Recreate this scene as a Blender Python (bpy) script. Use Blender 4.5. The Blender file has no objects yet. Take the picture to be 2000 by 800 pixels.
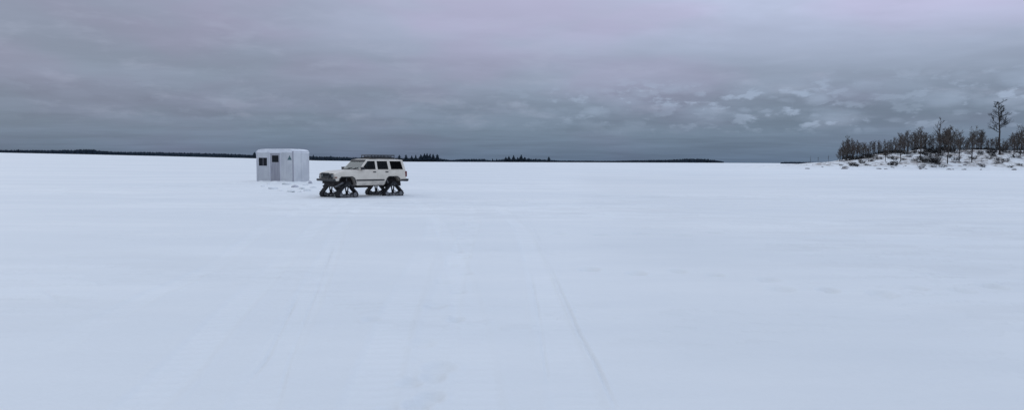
import bpy, bmesh, math, random
import numpy as np
from mathutils import Vector, Matrix, Euler
from mathutils.geometry import tessellate_polygon
R = math.radians
scene = bpy.context.scene
COL = scene.collection

# ------------------------------------------------------------------ camera
F = 1300.0; EYE = 1.7; PITCH = math.atan(84/F); ROLL = R(0.35)
cam_d = bpy.data.cameras.new('camera'); cam = bpy.data.objects.new('camera', cam_d); COL.objects.link(cam)
cam_d.sensor_width = 36.0; cam_d.lens = 36.0*F/2000.0; cam_d.clip_start = .1; cam_d.clip_end = 30000
CR = (Matrix.Rotation(R(90)-PITCH, 3, 'X') @ Matrix.Rotation(ROLL, 3, 'Z'))
cam.matrix_world = Matrix.Translation((0, 0, EYE)) @ CR.to_4x4()
scene.camera = cam

# ------------------------------------------------------------------ sky
SUN_EL, SUN_AZ = 38.0, 300.0        # azimuth clockwise from +Y
world = bpy.data.worlds.new('World'); scene.world = world; world.use_nodes = True
nt = world.node_tree; nt.nodes.clear()
def N(t, typ, **kw):
    n = t.nodes.new(typ)
    for k, v in kw.items(): setattr(n, k, v)
    return n
def lnk(t, a, b): t.links.new(a, b)
def math_n(t, op, a, b=None, c=None, clamp=False):
    n = N(t, 'ShaderNodeMath', operation=op); n.use_clamp = clamp
    for i, v in enumerate((a, b, c)):
        if v is None: continue
        if isinstance(v, (int, float)): n.inputs[i].default_value = v
        else: lnk(t, v, n.inputs[i])
    return n.outputs[0]
def mix_rgb(t, fac, a, b, mode='MIX'):
    n = N(t, 'ShaderNodeMix', data_type='RGBA', blend_type=mode)
    if isinstance(fac, (int, float)): n.inputs[0].default_value = fac
    else: lnk(t, fac, n.inputs[0])
    for i, v in ((6, a), (7, b)):
        if isinstance(v, tuple): n.inputs[i].default_value = (*v[:3], 1)
        else: lnk(t, v, n.inputs[i])
    return n.outputs[2]
def srgb(r, g, b):
    f = lambda c: (c/255/12.92) if c/255 <= .04045 else ((c/255+.055)/1.055)**2.4
    return (f(r), f(g), f(b))
def ramp(t, fac, stops, interp='LINEAR'):
    n = N(t, 'ShaderNodeValToRGB'); n.color_ramp.interpolation = interp
    e = n.color_ramp.elements
    while len(e) < len(stops): e.new(.5)
    for i, (p, c) in enumerate(stops):
        e[i].position = p; e[i].color = (*c[:3], 1) if isinstance(c, tuple) else (c, c, c, 1)
    lnk(t, fac, n.inputs[0]); return n.outputs[0]
def noise(t, vec, scale, detail=4, rough=.5, w=None, dist=0):
    n = N(t, 'ShaderNodeTexNoise'); n.inputs['Scale'].default_value = scale
    n.inputs['Detail'].default_value = detail; n.inputs['Roughness'].default_value = rough
    n.inputs['Distortion'].default_value = dist
    if vec is not None: lnk(t, vec, n.inputs['Vector'])
    return n.outputs['Fac']
def smooth(t, v, a, b):
    n = N(t, 'ShaderNodeMapRange', interpolation_type='SMOOTHSTEP')
    n.inputs['From Min'].default_value = a; n.inputs['From Max'].default_value = b
    lnk(t, v, n.inputs['Value']); return n.outputs[0]
def combine(t, x, y, z):
    n = N(t, 'ShaderNodeCombineXYZ')
    for i, v in enumerate((x, y, z)):
        if isinstance(v, (int, float)): n.inputs[i].default_value = v
        else: lnk(t, v, n.inputs[i])
    return n.outputs[0]

tc = N(nt, 'ShaderNodeTexCoord'); sep = N(nt, 'ShaderNodeSeparateXYZ'); lnk(nt, tc.outputs['Generated'], sep.inputs[0])
DX, DY, DZ = sep.outputs
el = math_n(nt, 'MAXIMUM', DZ, 0.0)
az = math_n(nt, 'ARCTAN2', DX, DY)              # 0 ahead, + to the right
den = math_n(nt, 'ADD', el, .055)
U = math_n(nt, 'DIVIDE', DX, den); V = math_n(nt, 'DIVIDE', DY, den)
plane = combine(nt, U, V, 0.0)                   # the flat underside of the overcast
# overcast brightness by height; darkest on the horizon, bright overhead
base = ramp(nt, el, [(0, srgb(104, 120, 146)), (.045, srgb(127, 142, 165)), (.12, srgb(147, 155, 177)),
                     (.19, srgb(160, 164, 188)), (.26, srgb(174, 177, 202)), (.36, (.66, .75, .95)), (.5, (.85, .97, 1.20)), (.75, (.60, .68, .86)), (1.0, (.42, .47, .60))])
n_big = noise(nt, plane, .22, 5, .55, dist=.3)
n_mid = noise(nt, combine(nt, math_n(nt, 'MULTIPLY', U, .8), V, 3.7), .75, 5, .6, dist=.2)
bri = math_n(nt, 'MULTIPLY_ADD', smooth(nt, n_big, .34, .66), .17, .915)
bri = math_n(nt, 'MULTIPLY', bri, math_n(nt, 'MULTIPLY_ADD', smooth(nt, n_mid, .34, .66), .13, .935))
side = smooth(nt, az, -.75, .6)                  # brighter cloud to the right
up = smooth(nt, el, .07, .19)
bri = math_n(nt, 'MULTIPLY', bri, math_n(nt, 'MULTIPLY_ADD', math_n(nt, 'MULTIPLY', side, up), .54, .84))
vsc = N(nt, 'ShaderNodeVectorMath', operation='SCALE'); lnk(nt, base, vsc.inputs[0]); lnk(nt, bri, vsc.inputs['Scale'])
c = vsc.outputs[0]
# slow drift between a mauve and a slate tint
tint = smooth(nt, noise(nt, combine(nt, math_n(nt, 'MULTIPLY', az, 3.2), math_n(nt, 'MULTIPLY', el, 9.0), 1.3), 1.2, 3, .5), .38, .62)
c = mix_rgb(nt, 1.0, c, mix_rgb(nt, tint, (.95, 1.015, 1.0), (1.02, .987, 1.01)), 'MULTIPLY')
# soft billows all round
soft = noise(nt, combine(nt, math_n(nt, 'MULTIPLY', az, 7.0), math_n(nt, 'MULTIPLY', el, 26.0), 4.4), 1.6, 6, .58, dist=.2)
c = mix_rgb(nt, math_n(nt, 'MULTIPLY', smooth(nt, soft, .50, .70), math_n(nt, 'MULTIPLY', smooth(nt, el, .03, .07), .22)), c, srgb(172, 180, 202))
# small pale cloudlets low on the right
def spots(sa, se, off, r0, r1):
    v = combine(nt, math_n(nt, 'MULTIPLY_ADD', az, sa, off), math_n(nt, 'MULTIPLY', el, se), off)
    wob = N(nt, 'ShaderNodeTexNoise'); wob.inputs['Scale'].default_value = 2.2; wob.inputs['Detail'].default_value = 5; wob.inputs['Roughness'].default_value = .6; lnk(nt, v, wob.inputs['Vector'])
    vm = N(nt, 'ShaderNodeVectorMath', operation='MULTIPLY_ADD'); lnk(nt, wob.outputs['Color'], vm.inputs[0]); vm.inputs[1].default_value = (.75, .6, 0); lnk(nt, v, vm.inputs[2])
    vo = N(nt, 'ShaderNodeTexVoronoi'); vo.inputs['Scale'].default_value = 1; lnk(nt, vm.outputs[0], vo.inputs['Vector'])
    sc = N(nt, 'ShaderNodeSeparateColor'); lnk(nt, vo.outputs['Color'], sc.inputs[0])
    body = math_n(nt, 'SUBTRACT', 1.0, smooth(nt, vo.outputs['Distance'], r0, r1))
    return math_n(nt, 'MULTIPLY', body, smooth(nt, sc.outputs[0], .12, .75))
cl = math_n(nt, 'MAXIMUM', math_n(nt, 'MAXIMUM', spots(11, 31, 6.3, .10, .60), spots(17, 48, 3.3, .10, .56)), math_n(nt, 'MULTIPLY', spots(32, 90, 11.7, .10, .5), .7))
mask = math_n(nt, 'MULTIPLY', smooth(nt, el, .035, .060), math_n(nt, 'SUBTRACT', 1.0, smooth(nt, el, .085, .135)))
mask = math_n(nt, 'MULTIPLY', mask, math_n(nt, 'MULTIPLY_ADD', smooth(nt, az, -.05, .22), .80, .12))
fl = noise(nt, combine(nt, math_n(nt, 'MULTIPLY', az, 19.0), math_n(nt, 'MULTIPLY', el, 44.0), 5.2), 1.5, 5, .58)
cl = math_n(nt, 'MAXIMUM', math_n(nt, 'MULTIPLY', cl, .75), math_n(nt, 'MULTIPLY', smooth(nt, fl, .50, .64), .85))
clump = smooth(nt, noise(nt, combine(nt, math_n(nt, 'MULTIPLY', az, 4.0), math_n(nt, 'MULTIPLY', el, 16.0), 2.1), 1.3, 3, .5), .30, .58)
cl = math_n(nt, 'MULTIPLY', math_n(nt, 'MULTIPLY', cl, mask), math_n(nt, 'MULTIPLY_ADD', clump, .75, .25))
c = mix_rgb(nt, math_n(nt, 'MULTIPLY', cl, .85), c, srgb(170, 187, 212))
SKY = N(nt, 'ShaderNodeTexSky', sky_type='NISHITA'); SKY.sun_disc = False
SKY.sun_elevation = R(SUN_EL); SKY.sun_rotation = R(SUN_AZ); SKY.air_density = 1.2; SKY.dust_density = 2
STR = .1
vs2 = N(nt, 'ShaderNodeVectorMath', operation='SCALE'); lnk(nt, c, vs2.inputs[0]); vs2.inputs['Scale'].default_value = 1/STR
out = mix_rgb(nt, .97, SKY.outputs[0], vs2.outputs[0])
bg = N(nt, 'ShaderNodeBackground'); lnk(nt, out, bg.inputs[0]); bg.inputs[1].default_value = STR
wo = N(nt, 'ShaderNodeOutputWorld'); lnk(nt, bg.outputs[0], wo.inputs[0])

sun_d = bpy.data.lights.new('sun', 'SUN'); sun_d.energy = .5; sun_d.angle = R(60); sun_d.color = (1, .98, .95)
sun = bpy.data.objects.new('sun', sun_d); COL.objects.link(sun)
sd = Vector((math.sin(R(SUN_AZ))*math.cos(R(SUN_EL)), math.cos(R(SUN_AZ))*math.cos(R(SUN_EL)), math.sin(R(SUN_EL))))
sun.rotation_euler = sd.to_track_quat('Z', 'Y').to_euler()
vs = scene.view_settings; vs.view_transform = 'Standard'; vs.look = 'None'; vs.exposure = 0; vs.gamma = 1; vs.use_curve_mapping = False

# ------------------------------------------------------------------ helpers
def mat(name, col, rough=.6, metal=0, spec=.5):
    m = bpy.data.materials.new(name); m.use_nodes = True
    b = m.node_tree.nodes['Principled BSDF']
    b.inputs['Base Color'].default_value = (*col, 1); b.inputs['Roughness'].default_value = rough
    b.inputs['Metallic'].default_value = metal; b.inputs['Specular IOR Level'].default_value = spec
    return m
def noisy(name, c1, c2, scale, rough=.7, bump=0, bscale=None, lo=.35, hi=.65, spec=.3, metal=0, stretch=(1, 1, 1)):
    m = mat(name, c1, rough, metal, spec); t = m.node_tree; b = t.nodes['Principled BSDF']
    tcn = N(t, 'ShaderNodeTexCoord'); mp = N(t, 'ShaderNodeMapping'); mp.inputs['Scale'].default_value = stretch
    lnk(t, tcn.outputs['Object'], mp.inputs[0])
    n = noise(t, mp.outputs[0], scale, 5, .6)
    lnk(t, mix_rgb(t, smooth(t, n, lo, hi), c1, c2), b.inputs['Base Color'])
    if bump:
        bp = N(t, 'ShaderNodeBump'); bp.inputs['Strength'].default_value = bump; bp.inputs['Distance'].default_value = .02
        lnk(t, noise(t, mp.outputs[0], bscale or scale*3, 4, .6), bp.inputs['Height']); lnk(t, bp.outputs[0], b.inputs['Normal'])
    return m
def link_mesh(name, me, m, parent=None):
    o = bpy.data.objects.new(name, me); COL.objects.link(o)
    if m: me.materials.append(m)
    if parent: o.parent = parent
    return o
def obj(name, bm, m, parent=None, smooth_sh=False, bevel=0):
    if bevel:
        bmesh.ops.bevel(bm, geom=[e for e in bm.edges if len(e.link_faces) == 2 and e.calc_face_angle(0) > R(28)],
                        offset=bevel, segments=2, affect='EDGES', profile=.6, clamp_overlap=True)
    bmesh.ops.recalc_face_normals(bm, faces=bm.faces)
    me = bpy.data.meshes.new(name); bm.to_mesh(me); bm.free()
    if smooth_sh:
        me.polygons.foreach_set('use_smooth', [True]*len(me.polygons))
    return link_mesh(name, me, m, parent)
def raw(name, vs_, fs, m, parent=None, smooth_sh=False):
    me = bpy.data.meshes.new(name); me.from_pydata(vs_, [], fs); me.update()
    if smooth_sh: me.polygons.foreach_set('use_smooth', [True]*len(me.polygons))
    return link_mesh(name, me, m, parent)
def tag(o, label=None, cat=None, group=None, kind=None):
    if label: o['label'] = label
    if cat: o['category'] = cat
    if group: o['group'] = group
    if kind: o['kind'] = kind
    return o
def empty(name, loc, rz=0, **kw):
    o = bpy.data.objects.new(name, None); COL.objects.link(o); o.location = loc; o.rotation_euler = (0, 0, rz)
    return tag(o, **kw)
def box(bm, x0, x1, y0, y1, z0, z1):
    v = [bm.verts.new((x, y, z)) for z in (z0, z1) for y in (y0, y1) for x in (x0, x1)]
    for f in ((0, 2, 3, 1), (4, 5, 7, 6), (0, 1, 5, 4), (2, 6, 7, 3), (0, 4, 6, 2), (1, 3, 7, 5)): bm.faces.new([v[i] for i in f])
    return v
def tube(bm, p0, p1, r0, r1=None, n=8, cap=True):
    r1 = r0 if r1 is None else r1
    p0 = Vector(p0); p1 = Vector(p1); d = (p1-p0).normalized()
    a = d.orthogonal().normalized(); b = d.cross(a); A = []; B = []
    for i in range(n):
        t = 2*math.pi*i/n; o = a*math.cos(t)+b*math.sin(t)
        A.append(bm.verts.new(p0+o*r0)); B.append(bm.verts.new(p1+o*r1))
    for i in range(n): bm.faces.new((A[i], A[(i+1) % n], B[(i+1) % n], B[i]))
    if cap: bm.faces.new(A[::-1]); bm.faces.new(B)
def prism(bm, outline, holes, y0, y1):
    """2D (x,z) outline with holes, extruded from y0 to y1."""
    loops = [outline]+list(holes)
    pts = [p for l in loops for p in l]
    tris = tessellate_polygon([[Vector((p[0], p[1], 0)) for p in l] for l in loops])
    A = [bm.verts.new((p[0], y0, p[1])) for p in pts]; B = [bm.verts.new((p[0], y1, p[1])) for p in pts]
    cf = []
    for t in tris:
        cf.append(bm.faces.new([A[i] for i in t])); cf.append(bm.faces.new([B[i] for i in t][::-1]))
    k = 0
    for l in loops:
        n = len(l)
        for i in range(n):
            a, b = k+i, k+(i+1) % n
            bm.faces.new((A[a], A[b], B[b], B[a]))
        k += n
    bmesh.ops.recalc_face_normals(bm, faces=bm.faces)
    bmesh.ops.dissolve_limit(bm, angle_limit=.01, verts=bm.verts, edges=bm.edges)
    return bm
def unproject(px, py, z=0.0):
    """photo pixel -> point of the level plane at height z"""
    d = CR @ Vector(((px-1000)/F, (400-py)/F, -1))
    t = (z-EYE)/d.z
    return Vector((d.x*t, d.y*t, z))
def ray_z(px, py, dist):
    """height seen at photo pixel at depth y = dist, and its x"""
    d = CR @ Vector(((px-1000)/F, (400-py)/F, -1)); s = dist/d.y
    return d.x*s, EYE+d.z*s

# value noise in numpy
def vnoise(x, y, seed):
    xi = np.floor(x).astype(np.int64); yi = np.floor(y).astype(np.int64); fx = x-xi; fy = y-yi
    fx = fx*fx*(3-2*fx); fy = fy*fy*(3-2*fy)
    def h(a, b):
        n = (a*374761393+b*668265263+seed*1442695041) & 0x7fffffff
        n = ((n ^ (n >> 13))*1274126177) & 0x7fffffff
        n = n ^ (n >> 16)
        return (n & 0xffff)/65535.0
    return (h(xi, yi)*(1-fx)+h(xi+1, yi)*fx)*(1-fy)+(h(xi, yi+1)*(1-fx)+h(xi+1, yi+1)*fx)*fy
def fbm(x, y, seed, oct=4):
    s = 0; a = .5
    for i in range(oct): s = s+a*(vnoise(x*2**i, y*2**i, seed+i)-.5)*2; a *= .5
    return s
def sstep(v, a, b):
    t = np.clip((v-a)/(b-a), 0, 1); return t*t*(3-2*t)

# ------------------------------------------------------------------ snow sheet
# height of the far shore (photo rows of the snow's far edge), turned into an elevation by azimuth at 1500 m
FAR = 1500.0
prof_px = [-900, -300, 0, 160, 300, 500, 620, 800, 1000, 1400, 1560, 3000]
prof_py = [293, 295.5, 299, 302, 305, 309.5, 313.5, 315.8, 316.6, 317.9, 318.8, 325]
prof_x = []; prof_z = []
for a, b in zip(prof_px, prof_py):
    x, z = ray_z(a, b, FAR); prof_x.append(x/FAR); prof_z.append(max(0., z))
JEEP = Vector((-7.31, 32.4, 0)); SHACK = unproject(573, 355, .10)
def far_z(tx): return np.interp(tx, prof_x, prof_z)
paths = []   # (points, width, depth, kind)
def px_path(pts, w, dep, kind): paths.append(([unproject(*p).to_2d() for p in pts], w, dep, kind))
px_path([(470, 860), (512, 750), (548, 680), (612, 560), (643, 495), (662, 445), (700, 405), (735, 392)], .34, .012, 'belt')
px_path([(1150, 860), (1112, 740), (1088, 655), (1066, 575), (1043, 505), (1020, 450), (985, 412), (900, 385)], .36, .013, 'belt')
px_path([(820, 860), (838, 760), (856, 640), (882, 540), (905, 480), (925, 435), (918, 405), (860, 383)], .38, .010, 'belt')
px_path([(700, 860), (735, 740), (775, 620), (818, 520), (845, 460), (850, 420), (800, 384)], .38, .008, 'belt')
px_path([(60, 700), (190, 630), (300, 572), (360, 545), (420, 518), (470, 478), (515, 445), (590, 410), (640, 395)], .30, .015, 'belt')
px_path([(1222, 860), (1198, 785), (1160, 700), (1130, 648), (1100, 578), (1070, 510), (1050, 460), (1030, 425), (1010, 400)], .03, .015, 'groove')
px_path([(1072, 760), (1064, 700), (1050, 600), (1030, 500)], .025, .010, 'groove')
px_path([(540, 800), (552, 750), (566, 700), (590, 640), (632, 530), (655, 472)], .028, .016, 'groove')
px_path([(75, 558), (120, 590), (200, 612), (300, 625)], .06, .012, 'groove')
px_path([(900, 350), (1000, 345), (1200, 348), (1500, 345)], .5, .02, 'groove')
px_path([(200, 860), (330, 740), (440, 620), (540, 520), (610, 450), (660, 405), (690, 388)], .34, .009, 'belt')
px_path([(935, 860), (930, 740), (920, 640), (905, 560), (885, 490), (850, 420)], .34, .009, 'belt')
px_path([(470, 760), (520, 700), (560, 620), (590, 560)], .03, .016, 'groove')
dents = []
rng = random.Random(5)
def px_steps(pts, step, r, dep):
    P = [unproject(*p).to_2d() for p in pts]
    s = 0; side = 1
    for a, b in zip(P[:-1], P[1:]):
        L = (b-a).length; nrm = Vector((-(b-a).y, (b-a).x))/L
        while s < L:
            q = a+(b-a)*(s/L)+nrm*side*.12; side = -side
            dents.append((q.x+rng.uniform(-.04, .04), q.y+rng.uniform(-.04, .04), r*rng.uniform(.8, 1.2), dep*rng.uniform(.7, 1.3)))
            s += step*rng.uniform(.85, 1.2)
        s -= L
px_steps([(1150, 528), (1290, 530), (1400, 533), (1500, 548), (1560, 568), (1650, 572), (1750, 568), (1830, 565), (1960, 562), (2100, 555)], .62, .13, .045)
px_steps([(790, 800), (820, 760), (850, 670), (870, 600), (900, 492), (920, 420)], .8, .10, .028)
px_steps([(1090, 458), (1130, 458), (1350, 458), (1420, 455)], .9, .16, .03)
px_steps([(560, 372), (600, 378), (640, 392), (700, 400)], .6, .13, .03)
for p in [(800, 745), (815, 790), (845, 735), (840, 775), (725, 622), (895, 490), (1015, 412), (915, 405), (1495, 548)]:
    q = unproject(*p); dents.append((q.x, q.y, .085, .035))
def seg_d(x, y, a, b):
    dx, dy = b.x-a.x, b.y-a.y; L2 = dx*dx+dy*dy
    t = np.clip(((x-a.x)*dx+(y-a.y)*dy)/L2, 0, 1)
    return np.hypot(x-(a.x+t*dx), y-(a.y+t*dy)), t*math.sqrt(L2)
WEAR_SHADE = {}  # snow tone per vertex: compaction plus painted shade
def ground_z(x, y, detail=True):
    x = np.asarray(x, float); y = np.asarray(y, float); d = np.hypot(x, y)
    tx = np.where(y > 1, x/np.maximum(y, 1), np.sign(x)*3)
    z = far_z(tx)*sstep(np.maximum(np.minimum(y, FAR+150), 0), 120, FAR)
    z = z+.10*np.exp(-(((x-SHACK.x)/9)**2+((y-SHACK.y-1)/7)**2))          # the shack stands on a low drift
    # wind drifts, long in x
    z = z+.022*fbm(x*.10, y*.28, 3, 3)*sstep(d, 2, 10)+.010*fbm(x*.45+7, y*1.3, 11, 3)*(1-sstep(d, 40, 90))
    near = d < 60
    wear_shade = np.zeros_like(x)
    if detail and near.any():
        xn = x[near]; yn = y[near]; dz = np.zeros_like(xn); wn = np.zeros_like(xn)
        dz += .004*fbm(xn*3.1, yn*5.0, 21, 3)
        # broken wind crust: thin plates with crisp lee edges
        wx = xn+.6*fbm(xn*.7, yn*.7, 91, 2); pl = fbm(wx*.55, yn*1.9, 41, 4); ps = fbm(wx*2.1+9, yn*6.0, 47, 3); area = sstep(fbm(xn*.09+3, yn*.12, 53, 2), -.15, .35)
        dz += .016*sstep(pl, .12, .17)*area+.009*sstep(ps, .20, .25)*sstep(fbm(xn*.25, yn*.4, 59, 2), -.05, .3)-.010*sstep(-pl, .20, .24)*area
        wn += .7*area*(sstep(pl, .12, .15)-sstep(pl, .10, .125)*(1-sstep(pl, .125, .15))*1.6)-.9*sstep(-pl, .20, .24)*area-.5*sstep(ps, .22, .25)*sstep(fbm(xn*.25, yn*.4, 59, 2), -.05, .3)  # plates toned; shade of their edges and hollows painted into the colour
        for pts, w, dep, kind in paths:
            best = np.full_like(xn, 1e9); s = np.zeros_like(xn); acc = 0
            for a, b in zip(pts[:-1], pts[1:]):
                dd, tt = seg_d(xn, yn, a, b); m = dd < best
                best = np.where(m, dd, best); s = np.where(m, acc+tt, s); acc += (b-a).length
            fade = np.clip(.25+1.1*vnoise(s*.9, s*0+len(pts), 77), 0, 1) if kind == 'belt' else np.clip(1.7*vnoise(s*.55, s*0+len(pts)*3+.5, 177)-.25, .08, 1)
            fade = fade*sstep(s, 0, .8)*sstep(acc-s, 0, 1.6)
            if kind == 'belt':
                inside = 1-sstep(best, w*.5-.04, w*.5+.03)
                lug = sstep(np.cos(s*2*math.pi/.16), -.3, .3)
                rim = np.exp(-((best-w*.5-.05)/.035)**2)
                dz += fade*(-dep*inside*(.6+.7*lug)+dep*.45*rim)
                wn += fade*inside*(.75-.55*lug)*.8
            else:
                wn -= .6*fade*np.exp(-(best/(w*.6))**2)  # groove shade painted into the snow colour
                dz += fade*(-dep*np.exp(-(best/(w*.5))**2)+dep*.4*np.exp(-((best-w*1.1)/(w*.5))**2))
        for (qx, qy, r, dep) in dents:
            m = (abs(xn-qx) < 4*r) & (abs(yn-qy) < 4*r)
            if not m.any(): continue
            rr = np.hypot(xn[m]-qx, (yn[m]-qy)*.8)/r
            wn[m] -= .8*np.exp(-rr**4)*min(1, dep/.035)  # shade inside each dent painted as darker snow
            dz[m] += -dep*np.exp(-rr**4)+dep*.18*np.exp(-((rr-1.5)/.35)**2)
        # churned snow round the shack and the vehicle
        for (cx, cy, rx, ry, amp) in ((SHACK.x-.6, SHACK.y-1.3, 4.4, 2.0, .20), (JEEP.x, JEEP.y-.2, 3.2, 2.2, .05)):
            k = np.exp(-(((xn-cx)/rx)**2+((yn-cy)/ry)**2)**2)
            wn += 3.6*k*fbm(xn*2.1, yn*2.6, 37, 4)-.5*k*(amp < .1)  # churned mottling; the last term paints contact shade round the vehicle
            dz += amp*k*np.clip(fbm(xn*1.4, yn*1.7, 31, 4)+.1, -.25, 1)
        z = z.copy(); z[near] += dz; wear_shade[near] = wn; WEAR_SHADE['v'] = wear_shade-1.0*sstep(x-.10*y+2.5*fbm(x*.12, y*.12, 83, 3), -1.2, 2.2)*(1-sstep(d, 50, 140))*sstep(y, 0, 4)  # dimmer light towards the right painted in as darker snow
    return z
def gz(x, y): return float(ground_z(np.array([x]), np.array([y]))[0])

front = np.radians(np.arange(-46, 46.01, .125)); back = np.radians(np.arange(49, 312, 3.0))
ang = np.concatenate([front, back]); NA = len(ang)
rad = np.concatenate([np.geomspace(.8, 60, 520), np.geomspace(60.6, 700, 220)[0:], np.geomspace(720, 14000, 110)]); NR = len(rad)
AA, RR = np.meshgrid(ang, rad); X = RR*np.sin(AA); Y = RR*np.cos(AA); Z = ground_z(X, Y); WEAR_SHADE_GRID = WEAR_SHADE['v']
verts = np.stack([X, Y, Z], -1).reshape(-1, 3)
i, j = np.meshgrid(np.arange(NR-1), np.arange(NA), indexing='ij'); j2 = (j+1) % NA
quads = np.stack([i*NA+j, (i+1)*NA+j, (i+1)*NA+j2, i*NA+j2], -1).reshape(-1, 4)[:, ::-1]
verts = np.vstack([verts, [[0, 0, float(Z[0].mean())]]]); cen = len(verts)-1
jj = np.arange(NA); tri = np.stack([np.full(NA, cen), (jj+1) % NA, jj], -1)
def np_mesh(name, verts, quads, tris=None, m=None, smooth_sh=True):
    me = bpy.data.meshes.new(name); nq = len(quads); ntri = 0 if tris is None else len(tris)
    me.vertices.add(len(verts)); me.vertices.foreach_set('co', np.asarray(verts, np.float32).ravel())
    loops = quads.ravel() if ntri == 0 else np.concatenate([quads.ravel(), tris.ravel()])
    me.loops.add(len(loops)); me.loops.foreach_set('vertex_index', loops.astype(np.int32))
    me.polygons.add(nq+ntri)
    st = np.concatenate([np.arange(nq)*4, nq*4+np.arange(ntri)*3]).astype(np.int32)
    me.polygons.foreach_set('loop_start', st)
    me.update(calc_edges=True); me.validate()
    if smooth_sh: me.polygons.foreach_set('use_smooth', np.ones(nq+ntri, bool))
    return link_mesh(name, me, m)

def snow_nodes(m, strength=.35):
    t = m.node_tree; b = t.nodes['Principled BSDF']
    tcn = N(t, 'ShaderNodeTexCoord'); g = tcn.outputs['Object']
    mp = N(t, 'ShaderNodeMapping'); mp.inputs['Scale'].default_value = (.35, 1, 1); lnk(t, g, mp.inputs[0])
    n1 = noise(t, mp.outputs[0], .16, 5, .6); n2 = noise(t, mp.outputs[0], 1.1, 4, .6)
    n3 = noise(t, mp.outputs[0], .035, 3, .5)
    f = math_n(t, 'ADD', math_n(t, 'MULTIPLY', n1, .5), math_n(t, 'ADD', math_n(t, 'MULTIPLY', n2, .15), math_n(t, 'MULTIPLY', n3, .35)))
    col = mix_rgb(t, smooth(t, f, .40, .60), (.66, .69, .70), (.735, .755, .752))
    atn = N(t, 'ShaderNodeAttribute'); atn.attribute_name = 'packed_shade'
    k = math_n(t, 'MULTIPLY_ADD', atn.outputs['Fac'], .055, 1.0)   # lighter where compacted; greyer where shade is painted into marks and the right side
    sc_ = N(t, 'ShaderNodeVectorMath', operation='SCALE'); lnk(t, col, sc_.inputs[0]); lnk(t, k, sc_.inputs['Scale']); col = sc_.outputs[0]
    lnk(t, col, b.inputs['Base Color'])
    bp = N(t, 'ShaderNodeBump'); bp.inputs['Strength'].default_value = strength; bp.inputs['Distance'].default_value = .03
    h = math_n(t, 'ADD', math_n(t, 'MULTIPLY', noise(t, mp.outputs[0], 6, 5, .65), 1.3), math_n(t, 'MULTIPLY', noise(t, g, 60, 3, .6), .12))
    lnk(t, h, bp.inputs['Height']); lnk(t, bp.outputs[0], b.inputs['Normal'])
    b.inputs['Roughness'].default_value = .62; b.inputs['Specular IOR Level'].default_value = .9
    b.inputs['Sheen Weight'].default_value = .0; b.inputs['Sheen Roughness'].default_value = .35
    b.inputs['Sheen Tint'].default_value = (.90, .96, 1, 1)
    return col
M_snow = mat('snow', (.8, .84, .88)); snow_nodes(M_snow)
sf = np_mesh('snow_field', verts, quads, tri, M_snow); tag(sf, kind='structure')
at_ = sf.data.attributes.new('packed_shade', 'FLOAT', 'POINT'); at_.data.foreach_set('value', np.append(WEAR_SHADE_GRID.ravel(), 0).astype(np.float32))

# ------------------------------------------------------------------ materials
M_cream = noisy('cream_paint', (.64, .59, .51), (.56, .515, .44), 2.2, .38, spec=.5)
M_black = noisy('black_plastic', (.022, .024, .028), (.04, .042, .045), 6, .55)
M_rubber = noisy('track_rubber', (.016, .017, .02), (.05, .052, .055), 5, .8, lo=.5, hi=.75)
M_chassis = noisy('underbody', (.012, .011, .012), (.035, .03, .03), 5, .8)
M_steel = noisy('grey_steel', (.10, .105, .11), (.2, .2, .21), 5, .5, metal=.4)
M_inner = noisy('cabin_cloth', (.05, .05, .055), (.08, .08, .085), 8, .9)
M_seat = noisy('seat_cloth', (.17, .17, .18), (.12, .12, .13), 8, .9)
M_lens = mat('lamp_lens', (.35, .38, .38), .12); M_lens.node_tree.nodes['Principled BSDF'].inputs['Coat Weight'].default_value = .6
M_amber = mat('amber_lens', (.16, .05, .02), .25); M_red = mat('red_lens', (.12, .012, .015), .3)
M_grille = noisy('grille_grey', (.05, .055, .055), (.07, .075, .075), 8, .5)
def glass(name, tintc, mixf):
    m = bpy.data.materials.new(name); m.use_nodes = True; t = m.node_tree; t.nodes.clear()
    tr = N(t, 'ShaderNodeBsdfTransparent'); tr.inputs[0].default_value = (*tintc, 1)
    gl = N(t, 'ShaderNodeBsdfGlossy'); gl.inputs['Roughness'].default_value = .06; gl.inputs[0].default_value = (.9, .95, .95, 1)
    fr = N(t, 'ShaderNodeFresnel'); fr.inputs[0].default_value = 1.38
    f = math_n(t, 'ADD', fr.outputs[0], mixf, clamp=True)
    mx = N(t, 'ShaderNodeMixShader'); lnk(t, f, mx.inputs[0]); lnk(t, tr.outputs[0], mx.inputs[1]); lnk(t, gl.outputs[0], mx.inputs[2])
    o = N(t, 'ShaderNodeOutputMaterial'); lnk(t, mx.outputs[0], o.inputs[0]); return m
M_wind = glass('windscreen_glass', (.20, .36, .35), .02)
M_glass = glass('side_glass', (.26, .30, .32), -.02)
M_tint = glass('tinted_glass', (.05, .055, .06), -.025)

t = M_cream.node_tree; b = t.nodes['Principled BSDF']; prev = b.inputs['Base Color'].links[0].from_socket
tcn = N(t, 'ShaderNodeTexCoord'); sp_ = N(t, 'ShaderNodeSeparateXYZ'); lnk(t, tcn.outputs['Object'], sp_.inputs[0])
gr_ = math_n(t, 'MULTIPLY', math_n(t, 'SUBTRACT', 1.0, smooth(t, sp_.outputs[2], .58, .95)), smooth(t, noise(t, tcn.outputs['Object'], 3.5, 5, .65), .35, .62))
lnk(t, mix_rgb(t, math_n(t, 'MULTIPLY', gr_, .6), prev, (.24, .225, .21)), b.inputs['Base Color'])
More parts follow.
